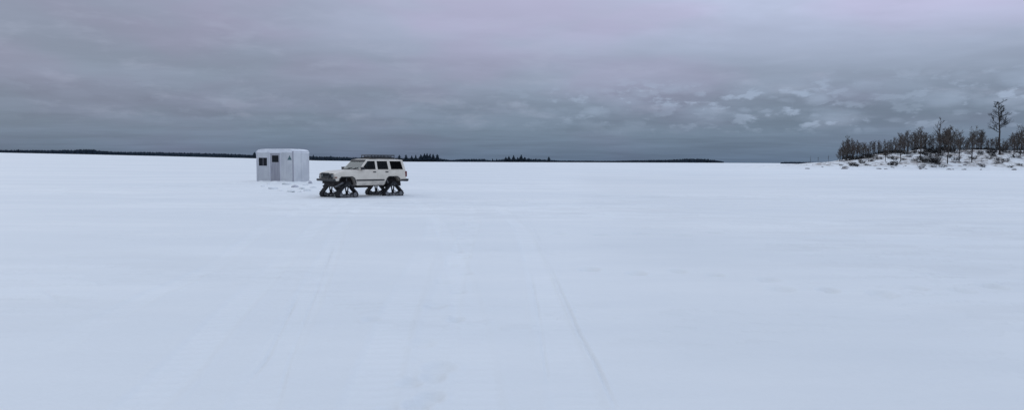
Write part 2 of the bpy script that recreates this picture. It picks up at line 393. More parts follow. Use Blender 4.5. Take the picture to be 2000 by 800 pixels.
# ------------------------------------------------------------------ the tracked vehicle  (x forward, y left, z up)
def build_suv():
    root = empty('tracked_suv', (JEEP.x, JEEP.y, gz(JEEP.x, JEEP.y)-.02), 0,
                 label='boxy cream SUV riding on black triangular rubber tracks beside the white fishing shack', cat='car')
    def hw(x, z):
        w = .86
        if z > 1.31: w = .835-(z-1.31)*.26
        elif z > 1.12: w = .86-.025*((z-1.12)/.19)
        elif z < .86: w = .86-.05*((.86-z)/.28)
        if x > 1.5: w -= .05*((x-1.5)/.4)**1.5
        if x < -1.8: w -= .03*((-1.8-x)/.25)
        return w
    def shape(bm):
        for v in bm.verts: v.co.y *= hw(v.co.x, v.co.z)
    def slice_(bm, xs, zs):
        for x in xs: bmesh.ops.bisect_plane(bm, geom=bm.verts[:]+bm.edges[:]+bm.faces[:], plane_co=(x, 0, 0), plane_no=(1, 0, 0))
        for z in zs: bmesh.ops.bisect_plane(bm, geom=bm.verts[:]+bm.edges[:]+bm.faces[:], plane_co=(0, 0, z), plane_no=(0, 0, 1))
    def arch(cx):  # squared-off wheel opening, front edge to rear edge
        return [(cx+.42, .80), (cx+.39, .92), (cx+.30, 1.00), (cx-.28, 1.00), (cx-.40, .93), (cx-.50, .66), (cx-.53, .58)]
    low = [(1.86, 1.185), (1.89, 1.12), (1.88, .84), (1.84, .80)]+arch(1.29)+[(-.76, .58)]
    low += [(-.83, .64), (-.93, .92), (-1.03, 1.0), (-1.52, 1.0), (-1.66, .92), (-1.74, .76), (-2.02, .76), (-2.08, .82), (-2.09, 1.15), (-2.05, 1.315),
            (.62, 1.315), (.66, 1.33), (1.40, 1.285)]
    bm = prism(bmesh.new(), low, [], -1, 1)
    slice_(bm, (1.72, 1.55, .8, -1.8), (.72, .86, 1.12)); shape(bm)
    obj('body', bm, M_cream, root, bevel=.022)
    # greenhouse sides with three window openings
    W = [[(.50, 1.355), (.10, 1.765), (-.30, 1.765), (-.30, 1.355)], [(-.41, 1.355), (-.41, 1.765), (-1.00, 1.765), (-1.04, 1.355)],
         [(-1.19, 1.355), (-1.15, 1.765), (-1.82, 1.765), (-1.91, 1.355)]]
    side = [(.63, 1.317), (.17, 1.815), (.10, 1.845), (-1.90, 1.845), (-1.955, 1.81), (-2.065, 1.317)]
    for s in (1, -1):
        bm = prism(bmesh.new(), side, W, 0, 1)
        for v in bm.verts:
            inner = v.co.y < .5; v.co.y = s*(hw(v.co.x, v.co.z)-(.045 if inner else 0))
        obj('window_frame', bm, M_cream, root, bevel=.006)
        for k, w in enumerate(W):
            bm = prism(bmesh.new(), w, [], 0, 1)
            for v in bm.verts:
                inner = v.co.y < .5; v.co.y = s*(hw(v.co.x, v.co.z)-(.026 if inner else .016))
            obj('side_window', bm, M_tint if k == 2 else M_glass, root)
        # door skins stand a few mm proud of the body, with handle and rub strip
        for dx0, dx1, nm in ((.70, -.345, 'front'), (-.365, -1.05, 'rear')):
            if nm == 'front': pl = [(dx0, 1.30), (dx0, .66), (dx1, .66), (dx1, 1.30)]
            else: pl = [(dx0, 1.30), (dx0, .66), (-.76, .66), (-.86, .90), (dx1, 1.0), (dx1, 1.30)]
            bm = prism(bmesh.new(), pl, [], 0, 1); slice_(bm, (), (.86, 1.12))
            for v in bm.verts:
                inner = v.co.y < .5; v.co.y = s*(hw(v.co.x, v.co.z)+(-.01 if inner else .009))
            d = obj('door', bm, M_cream, root, bevel=.004)
            bm = bmesh.new(); hx = dx1+.06
            box(bm, hx, hx+.15, *(sorted((s*(.845), s*(.885)))), 1.21, 1.255); obj('door_handle', bm, M_black, d, bevel=.006)
        bm = bmesh.new()
        box(bm, -.76, .80, *sorted((s*.855, s*.888)), .80, .865); obj('side_molding', bm, M_black, root, bevel=.008)
        # flares
        for pts, nm in (((arch(1.29)[:-1]), 'f'), ([(-.83, .64), (-.93, .92), (-1.03, 1.0), (-1.52, 1.0), (-1.66, .92), (-1.74, .76)], 'r')):
            bm = bmesh.new()
            for a, b in zip(pts[:-1], pts[1:]):
                tube(bm, (a[0], s*(hw(a[0], a[1])+.003), a[1]), (b[0], s*(hw(b[0], b[1])+.003), b[1]), .022, n=6)
            obj('wheel_arch_trim', bm, M_black, root)
        bm = bmesh.new(); box(bm, .44, .57, *sorted((s*.86, s*1.03)), 1.345, 1.47); box(bm, .48, .53, *sorted((s*.80, s*.90)), 1.36, 1.40)
        obj('side_mirror', bm, M_black, root, bevel=.015)
        bm = bmesh.new(); box(bm, -2.125, -2.03, *sorted((s*.70, s*.842)), .98, 1.26); obj('taillight', bm, M_red, root, bevel=.01)
        bm = bmesh.new(); box(bm, 1.86, 1.915, *sorted((s*.40, s*.58)), .985, 1.12); obj('headlight', bm, M_lens, root, bevel=.01)
        bm = bmesh.new(); box(bm, 1.80, 1.902, *sorted((s*.74, s*.83)), .95, 1.0); obj('turn_signal', bm, M_amber, root, bevel=.01)
    # roof
    bm = bmesh.new(); st = [(.14, 1.812, .70), (.04, 1.862, .66), (-.7, 1.878, .66), (-1.5, 1.872, .66), (-1.86, 1.858, .66), (-1.955, 1.80, .70)]
    rows = []
    for (x, z, w) in st:
        hwz = hw(x, 1.845)
        rows.append([bm.verts.new((x, y*hwz, zz)) for y, zz in ((-1.0, min(z, 1.80)), (-1.0, min(z, 1.835)), (-.9, z-.012), (-.5, z), (.5, z), (.9, z-.012), (1.0, min(z, 1.835)), (1.0, min(z, 1.80)))])
    for a, b in zip(rows[:-1], rows[1:]):
        for k in range(8): bm.faces.new((a[k], a[(k+1) % 8], b[(k+1) % 8], b[k]))
    bm.faces.new(rows[0]); bm.faces.new(rows[-1][::-1])
    for v in bm.verts: v.co.y *= 1.004
    obj('roof', bm, M_cream, root)
    # windscreen and rear window
    def slab(bm, p, q, w0, w1, th):
        d = Vector((q[0]-p[0], 0, q[1]-p[1])).normalized(); n = Vector((d.z, 0, -d.x))*th
        c = [Vector((p[0], -w0, p[1])), Vector((p[0], w0, p[1])), Vector((q[0], w1, q[1])), Vector((q[0], -w1, q[1]))]
        A = [bm.verts.new(v) for v in c]; B = [bm.verts.new(v+n) for v in c]
        bm.faces.new(A); bm.faces.new(B[::-1])
        for k in range(4): bm.faces.new((A[k], A[(k+1) % 4], B[(k+1) % 4], B[k]))
    ws = bmesh.new(); slab(ws, (.615, 1.335), (.165, 1.80), .765, .655, -.008); wsc = obj('windscreen', ws, M_wind, root)
    bm = bmesh.new(); slab(bm, (.65, 1.318), (.61, 1.356), .775, .765, .02); slab(bm, (.225, 1.75), (.155, 1.82), .67, .66, .02)
    obj('windscreen_seal', bm, M_black, wsc)
    for y in (-.45, .15):
        bm = bmesh.new(); tube(bm, (.62, y, 1.352), (.54, y+.22, 1.43), .010, n=5); tube(bm, (.62, y, 1.356), (.52, y+.42, 1.446), .008, n=5)
        obj('wiper', bm, M_black, root)
    bm = bmesh.new(); slab(bm, (-2.06, 1.37), (-1.97, 1.78), .70, .62, -.01); obj('rear_window', bm, M_tint, root)
    bm = bmesh.new(); slab(bm, (-2.07, 1.318), (-2.06, 1.37), .80, .79, .02); obj('tailgate_ledge', bm, M_cream, root)
    # cabin
    bm = bmesh.new(); box(bm, -2.0, .58, -.74, .74, 1.318, 1.33); box(bm, .28, .55, -.70, .70, 1.33, 1.40); cab = obj('cabin_trim', bm, M_inner, root)
    for x in (-.30, -1.12):
        for y in (.36, -.36):
            bm = bmesh.new(); box(bm, x-.06, x+.06, y-.22, y+.22, 1.33, 1.52); box(bm, x-.045, x+.045, y-.12, y+.12, 1.54, 1.70)
            tube(bm, (x, y-.06, 1.5), (x, y-.06, 1.56), .01, n=5); tube(bm, (x, y+.06, 1.5), (x, y+.06, 1.56), .01, n=5)
            obj('seat_back', bm, M_seat, cab, bevel=.02)
    bm = bmesh.new()
    pr = None
    for k in range(15):
        a = 2*math.pi*k/14; p = (.18+.05*math.sin(a), .36+.18*math.cos(a), 1.46+.17*math.sin(a))
        if pr: tube(bm, pr, p, .014, n=5)
        pr = p
    obj('steering_wheel', bm, M_black, cab)
    # front end
    bm = prism(bmesh.new(), [(1.86, .925), (1.905, .925), (1.91, 1.155), (1.86, 1.165)], [], -.60, .60); gr = obj('grille', bm, M_grille, root, bevel=.008)
    bm = bmesh.new()
    for k in range(10):
        y = -.34+.075*k; box(bm, 1.906, 1.922, y-.012, y+.012, .96, 1.13)
    obj('grille_bar', bm, M_black, gr)
    bm = bmesh.new()
    for y in (-.36, .36): tube(bm, (1.99, y, .78), (1.99, y, 1.17), .026, n=8)
    tube(bm, (1.99, -.36, 1.17), (1.99, .36, 1.17), .026); tube(bm, (1.99, -.36, 1.0), (1.99, .36, 1.0), .02)
    for s in (1, -1):
        tube(bm, (1.99, s*.36, 1.14), (1.98, s*.56, 1.12), .022); tube(bm, (1.98, s*.56, 1.12), (1.98, s*.58, .9), .022); tube(bm, (1.98, s*.58, .9), (1.99, s*.36, .86), .022)
    obj('brush_guard', bm, M_black, root)
    bm = prism(bmesh.new(), [(1.90, .78), (2.00, .79), (2.03, .83), (2.02, .895), (1.90, .90)], [], -.86, .86); obj('front_bumper', bm, M_black, root, bevel=.015)
    bm = prism(bmesh.new(), [(-2.06, .74), (-2.19, .75), (-2.22, .80), (-2.21, .87), (-2.06, .875)], [], -.86, .86)
    for s in (1, -1): box(bm, -2.14, -1.76, *sorted((s*.80, s*.868)), .755, .86)
    obj('rear_bumper', bm, M_black, root, bevel=.012)
    # chassis, axles, links
    bm = bmesh.new()
    box(bm, -1.95, 1.8, -.50, .50, .62, .98); box(bm, .95, 1.83, -.62, .62, .66, .797); box(bm, -.3, .5, -.35, .35, .45, .62)
    box(bm, 1.5, 1.79, -.52, .52, .55, .79)
    for s in (1, -1): box(bm, -.74, .72, *sorted((s*.72, s*.80)), .535, .582)
    box(bm, -2.0, -1.55, -.5, .45, .50, .66)
    obj('chassis', bm, M_chassis, root)
    for x in (1.29, -1.29):
        bm = bmesh.new(); tube(bm, (x, -.66, .56), (x, .66, .56), .055, n=10); tube(bm, (x-.1, .1, .56), (x+.1, .1, .56), .13, .13, n=10)
        obj('axle', bm, M_chassis, root)
    for s in (1, -1):
        for p, q, r, nm in (((1.22, s*.60, .60), (1.15, s*.52, .98), .035, 'shock_absorber'), ((-1.2, s*.60, .58), (-1.05, s*.5, .95), .035, 'shock_absorber'),
                            ((1.29, s*.55, .50), (.5, s*.42, .60), .03, 'control_arm'), ((1.42, s*.70, .72), (1.80, s*.6, .52), .045, 'track_strut')):
            bm = bmesh.new(); tube(bm, p, q, r, n=8); obj(nm, bm, M_steel, root)
    bm = bmesh.new(); tube(bm, (1.50, -.62, .52), (1.50, .62, .52), .025); obj('tie_rod', bm, M_steel, root)
    # roof rack basket
    bm = bmesh.new(); x0, x1, yw = -1.58, -.28, .50
    for z, r in ((1.935, .026), (2.055, .026)):
        for s in (1, -1): tube(bm, (x0, s*yw, z), (x1, s*yw, z), r)
        tube(bm, (x0, -yw, z), (x0, yw, z), r); tube(bm, (x1, -yw, z), (x1, yw, z), r)
    for k in range(8):
        x = x0+(x1-x0)*k/7
        for s in (1, -1): tube(bm, (x, s*yw, 1.935), (x, s*yw, 2.05), .016, n=6)
        tube(bm, (x, -yw, 1.935), (x, yw, 1.935), .012, n=6)
    for y in (-.25, 0, .25): tube(bm, (x0, y, 1.937), (x1, y, 1.937), .010, n=6)
    for x in (-1.42, -.93, -.44):
        for s in (1, -1): tube(bm, (x, s*yw, 1.87), (x, s*yw, 1.935), .022, n=6)
    for s in (1, -1): tube(bm, (-1.7, s*.53, 1.893), (.0, s*.53, 1.893), .016, n=6)
    rk = obj('roof_rack', bm, M_black, root)
    bm = bmesh.new(); box(bm, -1.50, -.36, -.40, .38, 1.95, 1.995); obj('rack_floor', bm, M_chassis, rk, bevel=.01)
    # track units
    circ = [(-.41, .145, .145), (.41, .145, .145), (0, .60, .13)]
    def loop(off):
        pts = []
        for k in range(3):
            a = circ[k-1]; b = circ[k]; c = circ[(k+1) % 3]
            def nrm(p, q):
                d = Vector((q[0]-p[0], q[1]-p[1])); L = d.length; d /= L; n = Vector((d.y, -d.x))
                sn = (p[2]-q[2])/L; return n*math.sqrt(1-sn*sn)+d*sn
            n0 = nrm(a, b); n1 = nrm(b, c); t0 = math.atan2(n0.y, n0.x); t1 = math.atan2(n1.y, n1.x)
            while t1 < t0: t1 += 2*math.pi
            for i in range(7):
                t = t0+(t1-t0)*i/6; pts.append(Vector((b[0]+(b[2]+off)*math.cos(t), b[1]+(b[2]+off)*math.sin(t))))
        return pts
    hwid = .16
    def belt_mesh():
        bm = bmesh.new(); O = loop(0); I = loop(-.05); n = len(O)
        V_ = [[bm.verts.new((p.x, y, p.y)) for p in L] for L, y in ((O, -hwid), (O, hwid), (I, hwid), (I, -hwid))]
        for k in range(4):
            for q in range(n): bm.faces.new((V_[k][q], V_[k][(q+1) % n], V_[(k+1) % 4][(q+1) % n], V_[(k+1) % 4][q]))
        per = []; acc = 0
        for q in range(n): per.append((acc, O[q], O[(q+1) % n])); acc += (O[(q+1) % n]-O[q]).length
        s = 0
        while s < acc-.04:
            a = max((e for e in per if e[0] <= s), key=lambda e: e[0]); d = (a[2]-a[1]); L = d.length
            if L < 1e-6: s += .1; continue
            d /= L; p = a[1]+d*(s-a[0]); nn = Vector((d.y, -d.x)); cz = p+nn*.006
            hx, hz = d*.025, nn*.016
            vv = []
            for y in (-hwid, hwid):
                for sx, sz in ((-1, -1), (1, -1), (1, 1), (-1, 1)): q2 = cz+hx*sx+hz*sz; vv.append(bm.verts.new((q2.x, y, max(q2.y, -.012))))
            for f in ((0, 1, 2, 3), (7, 6, 5, 4), (0, 4, 5, 1), (1, 5, 6, 2), (2, 6, 7, 3), (3, 7, 4, 0)): bm.faces.new([vv[i] for i in f])
            s += .105
        return bm
    def wheel(bm, x, z, r, y0, y1, n=16): tube(bm, (x, y0, z), (x, y1, z), r, n=n)
    protos = None
    for x, s, steer in ((1.29, 1, 7), (1.29, -1, 7), (-1.29, 1, 0), (-1.29, -1, 0)):
        if protos is None:
            b0 = obj('track_belt', belt_mesh(), M_rubber, root); subs = []
            bm = bmesh.new()
            for y in (-.10, .10): wheel(bm, 0, .60, .098, y-.03, y+.03)
            tube(bm, (0, -.16, .60), (0, .16, .60), .05, n=12)
            subs.append(obj('drive_sprocket', bm, M_black, b0))
            for cx in (-.41, .41):
                bm = bmesh.new()
                for y in (-.12, .12): wheel(bm, cx, .145, .105, y-.025, y+.025)
                tube(bm, (cx, -.15, .145), (cx, .15, .145), .03, n=10); subs.append(obj('idler_wheel', bm, M_steel, b0))
            for cx in (-.2, 0, .2):
                bm = bmesh.new()
                for y in (-.12, .12): wheel(bm, cx, .115, .075, y-.02, y+.02, 12)
                tube(bm, (cx, -.14, .115), (cx, .14, .115), .02, n=8); subs.append(obj('road_wheel', bm, M_steel, b0))
            bm = bmesh.new()
            for y in (-.125, .125):
                tube(bm, (0, y, .56), (0, y*.2, .14), .035, n=6)
                tube(bm, (-.40, y, .15), (.40, y, .15), .022, n=6); tube(bm, (-.2, y, .15), (0, y*.4, .34), .02, n=6)
            subs.append(obj('track_frame', bm, M_rubber, b0)); protos = (b0, subs); b = b0
        else:
            b = protos[0].copy(); COL.objects.link(b); b.parent = root
            for q in protos[1]:
                c2 = q.copy(); COL.objects.link(c2); c2.parent = b
        b.location = (x, s*.79, 0); b.rotation_euler = (0, 0, R(steer))
    root.rotation_euler = (0, 0, R(180+SUV_YAW)); root.scale = (.97, .97, .97)
    return root
SUV_YAW = 43
build_suv()

# ------------------------------------------------------------------ the shack
def build_shack():
    L, Wd, H = 3.38, 1.93, 2.34; yaw = R(-20)
    M_wall = noisy('white_sheet_metal', (.56, .575, .59), (.46, .475, .50), .9, .55, spec=.3)
    M_door = noisy('grey_door', (.30, .30, .34), (.38, .38, .41), 1.6, .6, stretch=(6, 1, .5))
    M_trim = mat('corner_trim', (.30, .30, .34), .5); M_white = noisy('white_roof', (.74, .75, .78), (.62, .64, .68), 1.5, .5)
    M_win = mat('dark_window', (.008, .01, .014), .35, 0, .2); M_frame = mat('window_trim', (.55, .56, .6), .5)
    M_teal = mat('teal_paint', (.06, .12, .13), .5); M_sk = noisy('weathered_plank', (.18, .17, .17), (.28, .27, .27), 4, .8)
    # local: near corner at origin, long face along -x at y=0 (facing -y), short face at x=0 going +y
    root = empty('ice_fishing_shack', (SHACK.x, SHACK.y, -.02+float(ground_z(np.array([SHACK.x-1]), np.array([SHACK.y+1]), False)[0])), yaw,
                 label='small white sheet metal ice fishing shack with rounded roof corners and grey door', cat='shack')
    def wallpanel(name, x0, x1, y0, y1, vert_axis, m, proud=0):
        bm = bmesh.new(); box(bm, x0, x1, y0, y1, 0, H); o = obj(name, bm, m, root); return o
    # long wall with holes for window and door window built as a prism
    def wall_long(y0, y1, holes):
        return prism(bmesh.new(), [(-L, 0), (0, 0), (0, H), (-L, H)], holes, y0, y1)
    winh = [(-3.18, 1.20), (-2.38, 1.20), (-2.38, 1.82), (-3.18, 1.82)]
    doorh = [(-2.08, .06), (-1.20, .06), (-1.20, 2.14), (-2.08, 2.14)]
    obj('wall', wall_long(0, .05, [winh, doorh]), M_wall, root)
    obj('wall', wall_long(Wd-.05, Wd, []), M_wall, root)
    bm = bmesh.new(); box(bm, -.05, -.0, .052, Wd-.052, 0, H-.002); obj('wall', bm, M_wall, root)
    bm = bmesh.new(); box(bm, -L, -L+.05, .052, Wd-.052, 0, H-.002); obj('wall', bm, M_wall, root)
    # vertical seams pressed in the sheet
    for x in (-.62, -.92, -2.28, -L+.12):
        bm = bmesh.new(); box(bm, x-.012, x+.012, -.012, .0, .03, H-.06); obj('sheet_seam', bm, M_wall, root)
    for y in (.98,):
        bm = bmesh.new(); box(bm, 0, .012, y-.012, y+.012, .03, H-.06); obj('sheet_seam', bm, M_wall, root)
    bm = bmesh.new(); box(bm, -.045, .02, -.02, .045, 0, H-.04); obj('corner_trim', bm, M_trim, root, bevel=.006)
    bm = bmesh.new(); box(bm, -L-.02, -L+.03, -.018, .03, 0, H-.04); obj('corner_trim', bm, M_frame, root, bevel=.006)
    # window
    w = obj('window', prism(bmesh.new(), [(-3.23, 1.15), (-2.33, 1.15), (-2.33, 1.87), (-3.23, 1.87)], [winh], -.03, -.002), M_frame, root)
    bm = bmesh.new(); box(bm, -3.178, -2.382, .012, .022, 1.202, 1.818); obj('pane', bm, M_win, w)
    bm = bmesh.new(); box(bm, -2.79, -2.77, .0, .01, 1.202, 1.818); obj('mullion', bm, M_trim, w)
    # door
    dw = [(-1.95, 1.48), (-1.33, 1.48), (-1.33, 2.0), (-1.95, 2.0)]
    d = obj('door', prism(bmesh.new(), [(-2.07, .07), (-1.21, .07), (-1.21, 2.13), (-2.07, 2.13)], [dw], .004, .04), M_door, root)
    bm = bmesh.new(); box(bm, -1.945, -1.335, .014, .022, 1.485, 1.995); obj('door_window', bm, M_win, d)
    bm = bmesh.new(); tube(bm, (-1.95, -.05, 1.05), (-1.95, .01, 1.05), .018); box(bm, -1.98, -1.86, -.07, -.05, 1.03, 1.07); obj('door_handle', bm, M_trim, d)
    bm = bmesh.new()
    for x in (-1.9, -1.75, -1.6, -1.45, -1.32): box(bm, x-.014, x+.014, -.01, .003, .12, 1.42)
    obj('door_rib', bm, M_trim, d)
    bm = prism(bmesh.new(), [(-2.16, .0), (-2.09, .0), (-2.09, 2.15), (-1.19, 2.15), (-1.19, 0), (-1.12, 0), (-1.12, 2.21), (-2.16, 2.21)], [], -.022, -.001)
    obj('door_frame', bm, M_frame, root)
    # small triangular opening high on the wall
    bm = prism(bmesh.new(), [(-.50, 1.66), (-.12, 1.66), (-.31, 2.0)], [], -.016, -.001)
    obj('triangle_vent', bm, M_teal, root)
    # skids
    for y in (.15, Wd-.15):
        bm = bmesh.new(); box(bm, -L-.15, .15, y-.06, y+.06, -.10, -.002); obj('skid', bm, M_sk, root, bevel=.01)
    # roof cap: rounded at the two ends (x), small rounding over the long eaves
    bm = bmesh.new(); rows = []
    nx = 14; ny = 6
    def top(x, y):
        ux = abs((x+L/2)/(L/2+.008)); uy = abs((y-Wd/2)/(Wd/2+.008))
        return H-.12+.28*(1-min(1, ux)**12)**.5*(1-.12*uy**4)
    xs = [-L/2+(L/2+.008)*math.sin(math.pi/2*(2*i/nx-1)) for i in range(nx+1)]; ys = [Wd/2+(Wd/2+.008)*(2*j/ny-1) for j in range(ny+1)]
    T = [[bm.verts.new((x, y, top(x, y))) for y in ys] for x in xs]; Bt = [[bm.verts.new((x, y, H-.14)) for y in ys] for x in xs]
    for a in range(nx):
        for b in range(ny):
            bm.faces.new((T[a][b], T[a+1][b], T[a+1][b+1], T[a][b+1]))
            bm.faces.new((Bt[a][b], Bt[a][b+1], Bt[a+1][b+1], Bt[a+1][b]))
        bm.faces.new((Bt[a][0], Bt[a+1][0], T[a+1][0], T[a][0])); bm.faces.new((T[a][ny], T[a+1][ny], Bt[a+1][ny], Bt[a][ny]))
    for b in range(ny):
        bm.faces.new((Bt[0][b+1], Bt[0][b], T[0][b], T[0][b+1])); bm.faces.new((Bt[nx][b], Bt[nx][b+1], T[nx][b+1], T[nx][b]))
    obj('roof', bm, M_white, root)
    return root
build_shack()

# snow clods thrown up by the shack
M_clod = mat('clod_snow', (.8, .84, .88)); snow_nodes(M_clod, .6)
M_clodd = noisy('dirty_snow', (.36, .36, .40), (.55, .56, .6), 6, .85)
def blob(name, sx, sy, sz, m, seed, amp=.28, sub=2):
    rg = random.Random(seed); bm = bmesh.new(); bmesh.ops.create_icosphere(bm, subdivisions=sub, radius=1)
    k = [Vector((rg.uniform(-1, 1), rg.uniform(-1, 1), rg.uniform(-1, 1)))*2.2 for _ in range(4)]
    for v in bm.verts:
        f = 1+amp*sum(math.sin(v.co.dot(q)+i) for i, q in enumerate(k))/2
        v.co = Vector((v.co.x*sx*f, v.co.y*sy*f, max(-.25, v.co.z)*sz*f))
    return obj(name, bm, m)
cl_px = [(577, 363, 'd', .26), (606, 357, 'd', .22), (533, 366, 's', .30), (548, 369, 's', .26), (560, 359, 's', .34), (590, 366, 's', .30),
         (600, 369, 's', .24), (514, 362, 's', .22), (585, 371, 's', .2), (612, 364, 's', .26), (524, 358, 's', .2), (568, 371, 's', .22), (596, 360, 's', .3)]
for k, (px, py, t, r) in enumerate(cl_px):
    p = unproject(px, py, .1)
    o = blob('snow_clod', r*.75, r*.5, r*(.42 if t == 'd' else .28), M_clodd if t == 'd' else M_clod, k, .42, 3)
    o.location = (p.x, p.y, gz(p.x, p.y)+r*.04); o.rotation_euler = (0, 0, k*1.7)
    if t == 'd': tag(o, ['grey dirty snow lump below the right corner of the white shack', 'grey dirty snow lump between the shack and the front of the SUV'][k], 'snow lump', 'snow lumps round the shack')
    else: tag(o, 'white lump of churned snow in front of the white shack', 'snow lump', 'snow lumps round the shack')

# ------------------------------------------------------------------ bank on the right
YI = 245.0
ridge_px = [1500, 1535, 1580, 1610, 1640, 1700, 1730, 1760, 1800, 1850, 1900, 2000, 2150, 2500]
ridge_py = [322, 321, 316.6, 315.4, 311.5, 303.5, 298.5, 296, 292.5, 294, 293.5, 293.5, 292, 290]
rp_x = []; rp_z = []
for a, b in zip(ridge_px, ridge_py):
    x, z = ray_z(a, b, YI); rp_x.append(x); rp_z.append(z-(.2 if a > 1640 else .5))
def bank_z(x, y):
    r = np.interp(x*YI/np.maximum(y, 100), rp_x, rp_z)+.2
    t = y-YI                                        # profile across the bank: shore at -30, ridge at 0
    shore = -32+5*fbm(x*.04, x*0, 50, 3)
    f = np.where(t < 0, sstep(t, shore, 6)**.9, 1-.55*sstep(t, 10, 70))
    f = np.where(t < shore, 0, f)
    rough = .35*fbm(x*.22, y*.22, 61, 4)+.22*fbm(x*.9, y*.9, 71, 3)
    return r*f-.35+(rough*np.clip(f*3, 0, 1))*np.clip(r/3, 0, 1)+.35*np.clip(f*8, 0, 1)
xs = np.arange(90, 330, .5); ys = np.arange(YI-42, YI+110, .6)
XX, YY = np.meshgrid(xs, ys); ZZ = bank_z(XX, YY)
edge = np.minimum(np.minimum(XX-90, 330-XX)/6, (YI+110-YY)/10); ZZ = np.where(edge < 1, ZZ*np.clip(edge, 0, 1)-.5*(1-np.clip(edge, 0, 1)), ZZ)
vv = np.stack([XX, YY, ZZ], -1).reshape(-1, 3); ny_, nx_ = XX.shape
i, j = np.meshgrid(np.arange(ny_-1), np.arange(nx_-1), indexing='ij')
qd = np.stack([i*nx_+j, i*nx_+j+1, (i+1)*nx_+j+1, (i+1)*nx_+j], -1).reshape(-1, 4)
M_bank = mat('scrubby_snow', (.8, .84, .88)); scol = snow_nodes(M_bank, .5)
t = M_bank.node_tree; b = t.nodes['Principled BSDF']; tcn = N(t, 'ShaderNodeTexCoord')
mp = N(t, 'ShaderNodeMapping'); mp.inputs['Scale'].default_value = (.5, .5, 2.2); lnk(t, tcn.outputs['Object'], mp.inputs[0])
sp = N(t, 'ShaderNodeSeparateXYZ'); lnk(t, tcn.outputs['Object'], sp.inputs[0])
n1 = noise(t, mp.outputs[0], 1.1, 6, .7, dist=.5)
msk = math_n(t, 'MULTIPLY', math_n(t, 'MULTIPLY', smooth(t, n1, .42, .56), smooth(t, noise(t, tcn.outputs['Object'], .16, 3, .5), .38, .55)), smooth(t, sp.outputs[2], .5, 1.4))
dirt = mix_rgb(t, smooth(t, noise(t, mp.outputs[0], 3, 4, .6), .4, .6), (.085, .062, .048), (.24, .185, .14))
lnk(t, mix_rgb(t, math_n(t, 'MULTIPLY', msk, .85), scol, dirt), b.inputs['Base Color'])
tag(np_mesh('island_bank', vv, qd, None, M_bank), kind='structure')
def bz(x, y): return float(bank_z(np.array([x]), np.array([y]))[0])

# ------------------------------------------------------------------ bare trees
M_bark = noisy('dark_bark', (.022, .018, .017), (.045, .038, .035), 3, .9)
M_twig = noisy('twigs', (.050, .041, .037), (.105, .088, .076), .6, .9)
M_twig2 = noisy('dark_twigs', (.018, .018, .02), (.035, .034, .032), .6, .9)
def tree_data(seed, h, first=.3, limbs=13, spread=.5, lean=0, sub=6, tw=6, droop=0, r0=None, up=.9, twr=.021):
    rg = random.Random(seed); tv = []; tf = []; cv = []; cf = []
    def seg(V_, F_, p, q, a, b, n):
        d = (q-p); 
        if d.length < 1e-5: return
        d.normalize(); u = d.orthogonal().normalized(); w = d.cross(u); k = len(V_)
        for (c, r) in ((p, a), (q, b)):
            for i in range(n): t = 2*math.pi*i/n; V_.append(tuple(c+u*(math.cos(t)*r)+w*(math.sin(t)*r)))
        for i in range(n): F_.append((k+i, k+(i+1) % n, k+n+(i+1) % n, k+n+i))
    r0 = r0 or h*.019; pts = [Vector((0, 0, -.4))]; ns = 9
    for i in range(1, ns+1):
        f = i/ns; pts.append(Vector((lean*f*f*h+rg.uniform(-1, 1)*h*.012, rg.uniform(-1, 1)*h*.012, h*f)))
    rad_ = [r0*(1-.88*(i/ns)**.9) for i in range(ns+1)]
    for i in range(ns): seg(tv, tf, pts[i], pts[i+1], rad_[i], rad_[i+1], 6)
    def at(f):
        i = min(ns-1, int(f*ns)); return pts[i].lerp(pts[i+1], f*ns-i), rad_[i]
    def branch(p, d, L, r, lvl):
        q = p; n = 4 if lvl < 2 else 2; dd = d.copy(); mids = []
        for i in range(n):
            dd = (dd+Vector((rg.gauss(0, .16), rg.gauss(0, .16), rg.gauss(0.08*(1-droop), .12)-droop*.1))).normalized()
            q2 = q+dd*(L/n); seg(cv, cf, q, q2, r*(1-.7*i/n), r*(1-.7*(i+1)/n), 3 if lvl else 4); mids.append((q, q2, dd.copy(), i)); q = q2
        if lvl >= 2: return
        for k in range(sub if lvl == 0 else tw):
            a, b_, d0, ii = mids[rg.randrange(max(0, n//3), n)]; pp = a.lerp(b_, rg.random())
            nd = (d0+Vector((rg.gauss(0, .55), rg.gauss(0, .55), rg.gauss(.18-droop*.3, .4)))).normalized()
            branch(pp, nd, L*rg.uniform(.35, .62), max(twr, r*.45), lvl+1)
    for k in range(limbs):
        f = first+(1-first)*((k+rg.random())/limbs)**.85*.97; p, r = at(f); a = rg.uniform(0, 2*math.pi)
        sl = rg.uniform(.5, 1.1)*up; d = Vector((math.cos(a), math.sin(a), sl)).normalized()
        L = h*spread*rg.uniform(.55, 1.05)*(1-.55*(f-first)/(1-first))
        branch(p, d, L, max(.03, r*.55), 0)
    T = bpy.data.meshes.new('trunk'); T.from_pydata(tv, [], tf); C_ = bpy.data.meshes.new('crown'); C_.from_pydata(cv, [], cf)
    T.materials.append(M_bark); return T, C_
def tree_obj(name, data, loc, rz, s, twm=M_twig, sz=None, **kw):
    r = empty(name, loc, rz, **kw); r.scale = (s, s, sz or s)
    T, C_ = data
    if not C_.materials: C_.materials.append(twm)
    a = bpy.data.objects.new('trunk', T); COL.objects.link(a); a.parent = r
    b = bpy.data.objects.new('crown', C_); COL.objects.link(b); b.parent = r
    return r
kinds = [tree_data(100+k, 8.0, first=rng.uniform(.12, .28), limbs=rng.randint(13, 19), spread=rng.uniform(.28, .40), lean=rng.uniform(-.06, .06), up=rng.uniform(.9, 1.4)) for k in range(8)]
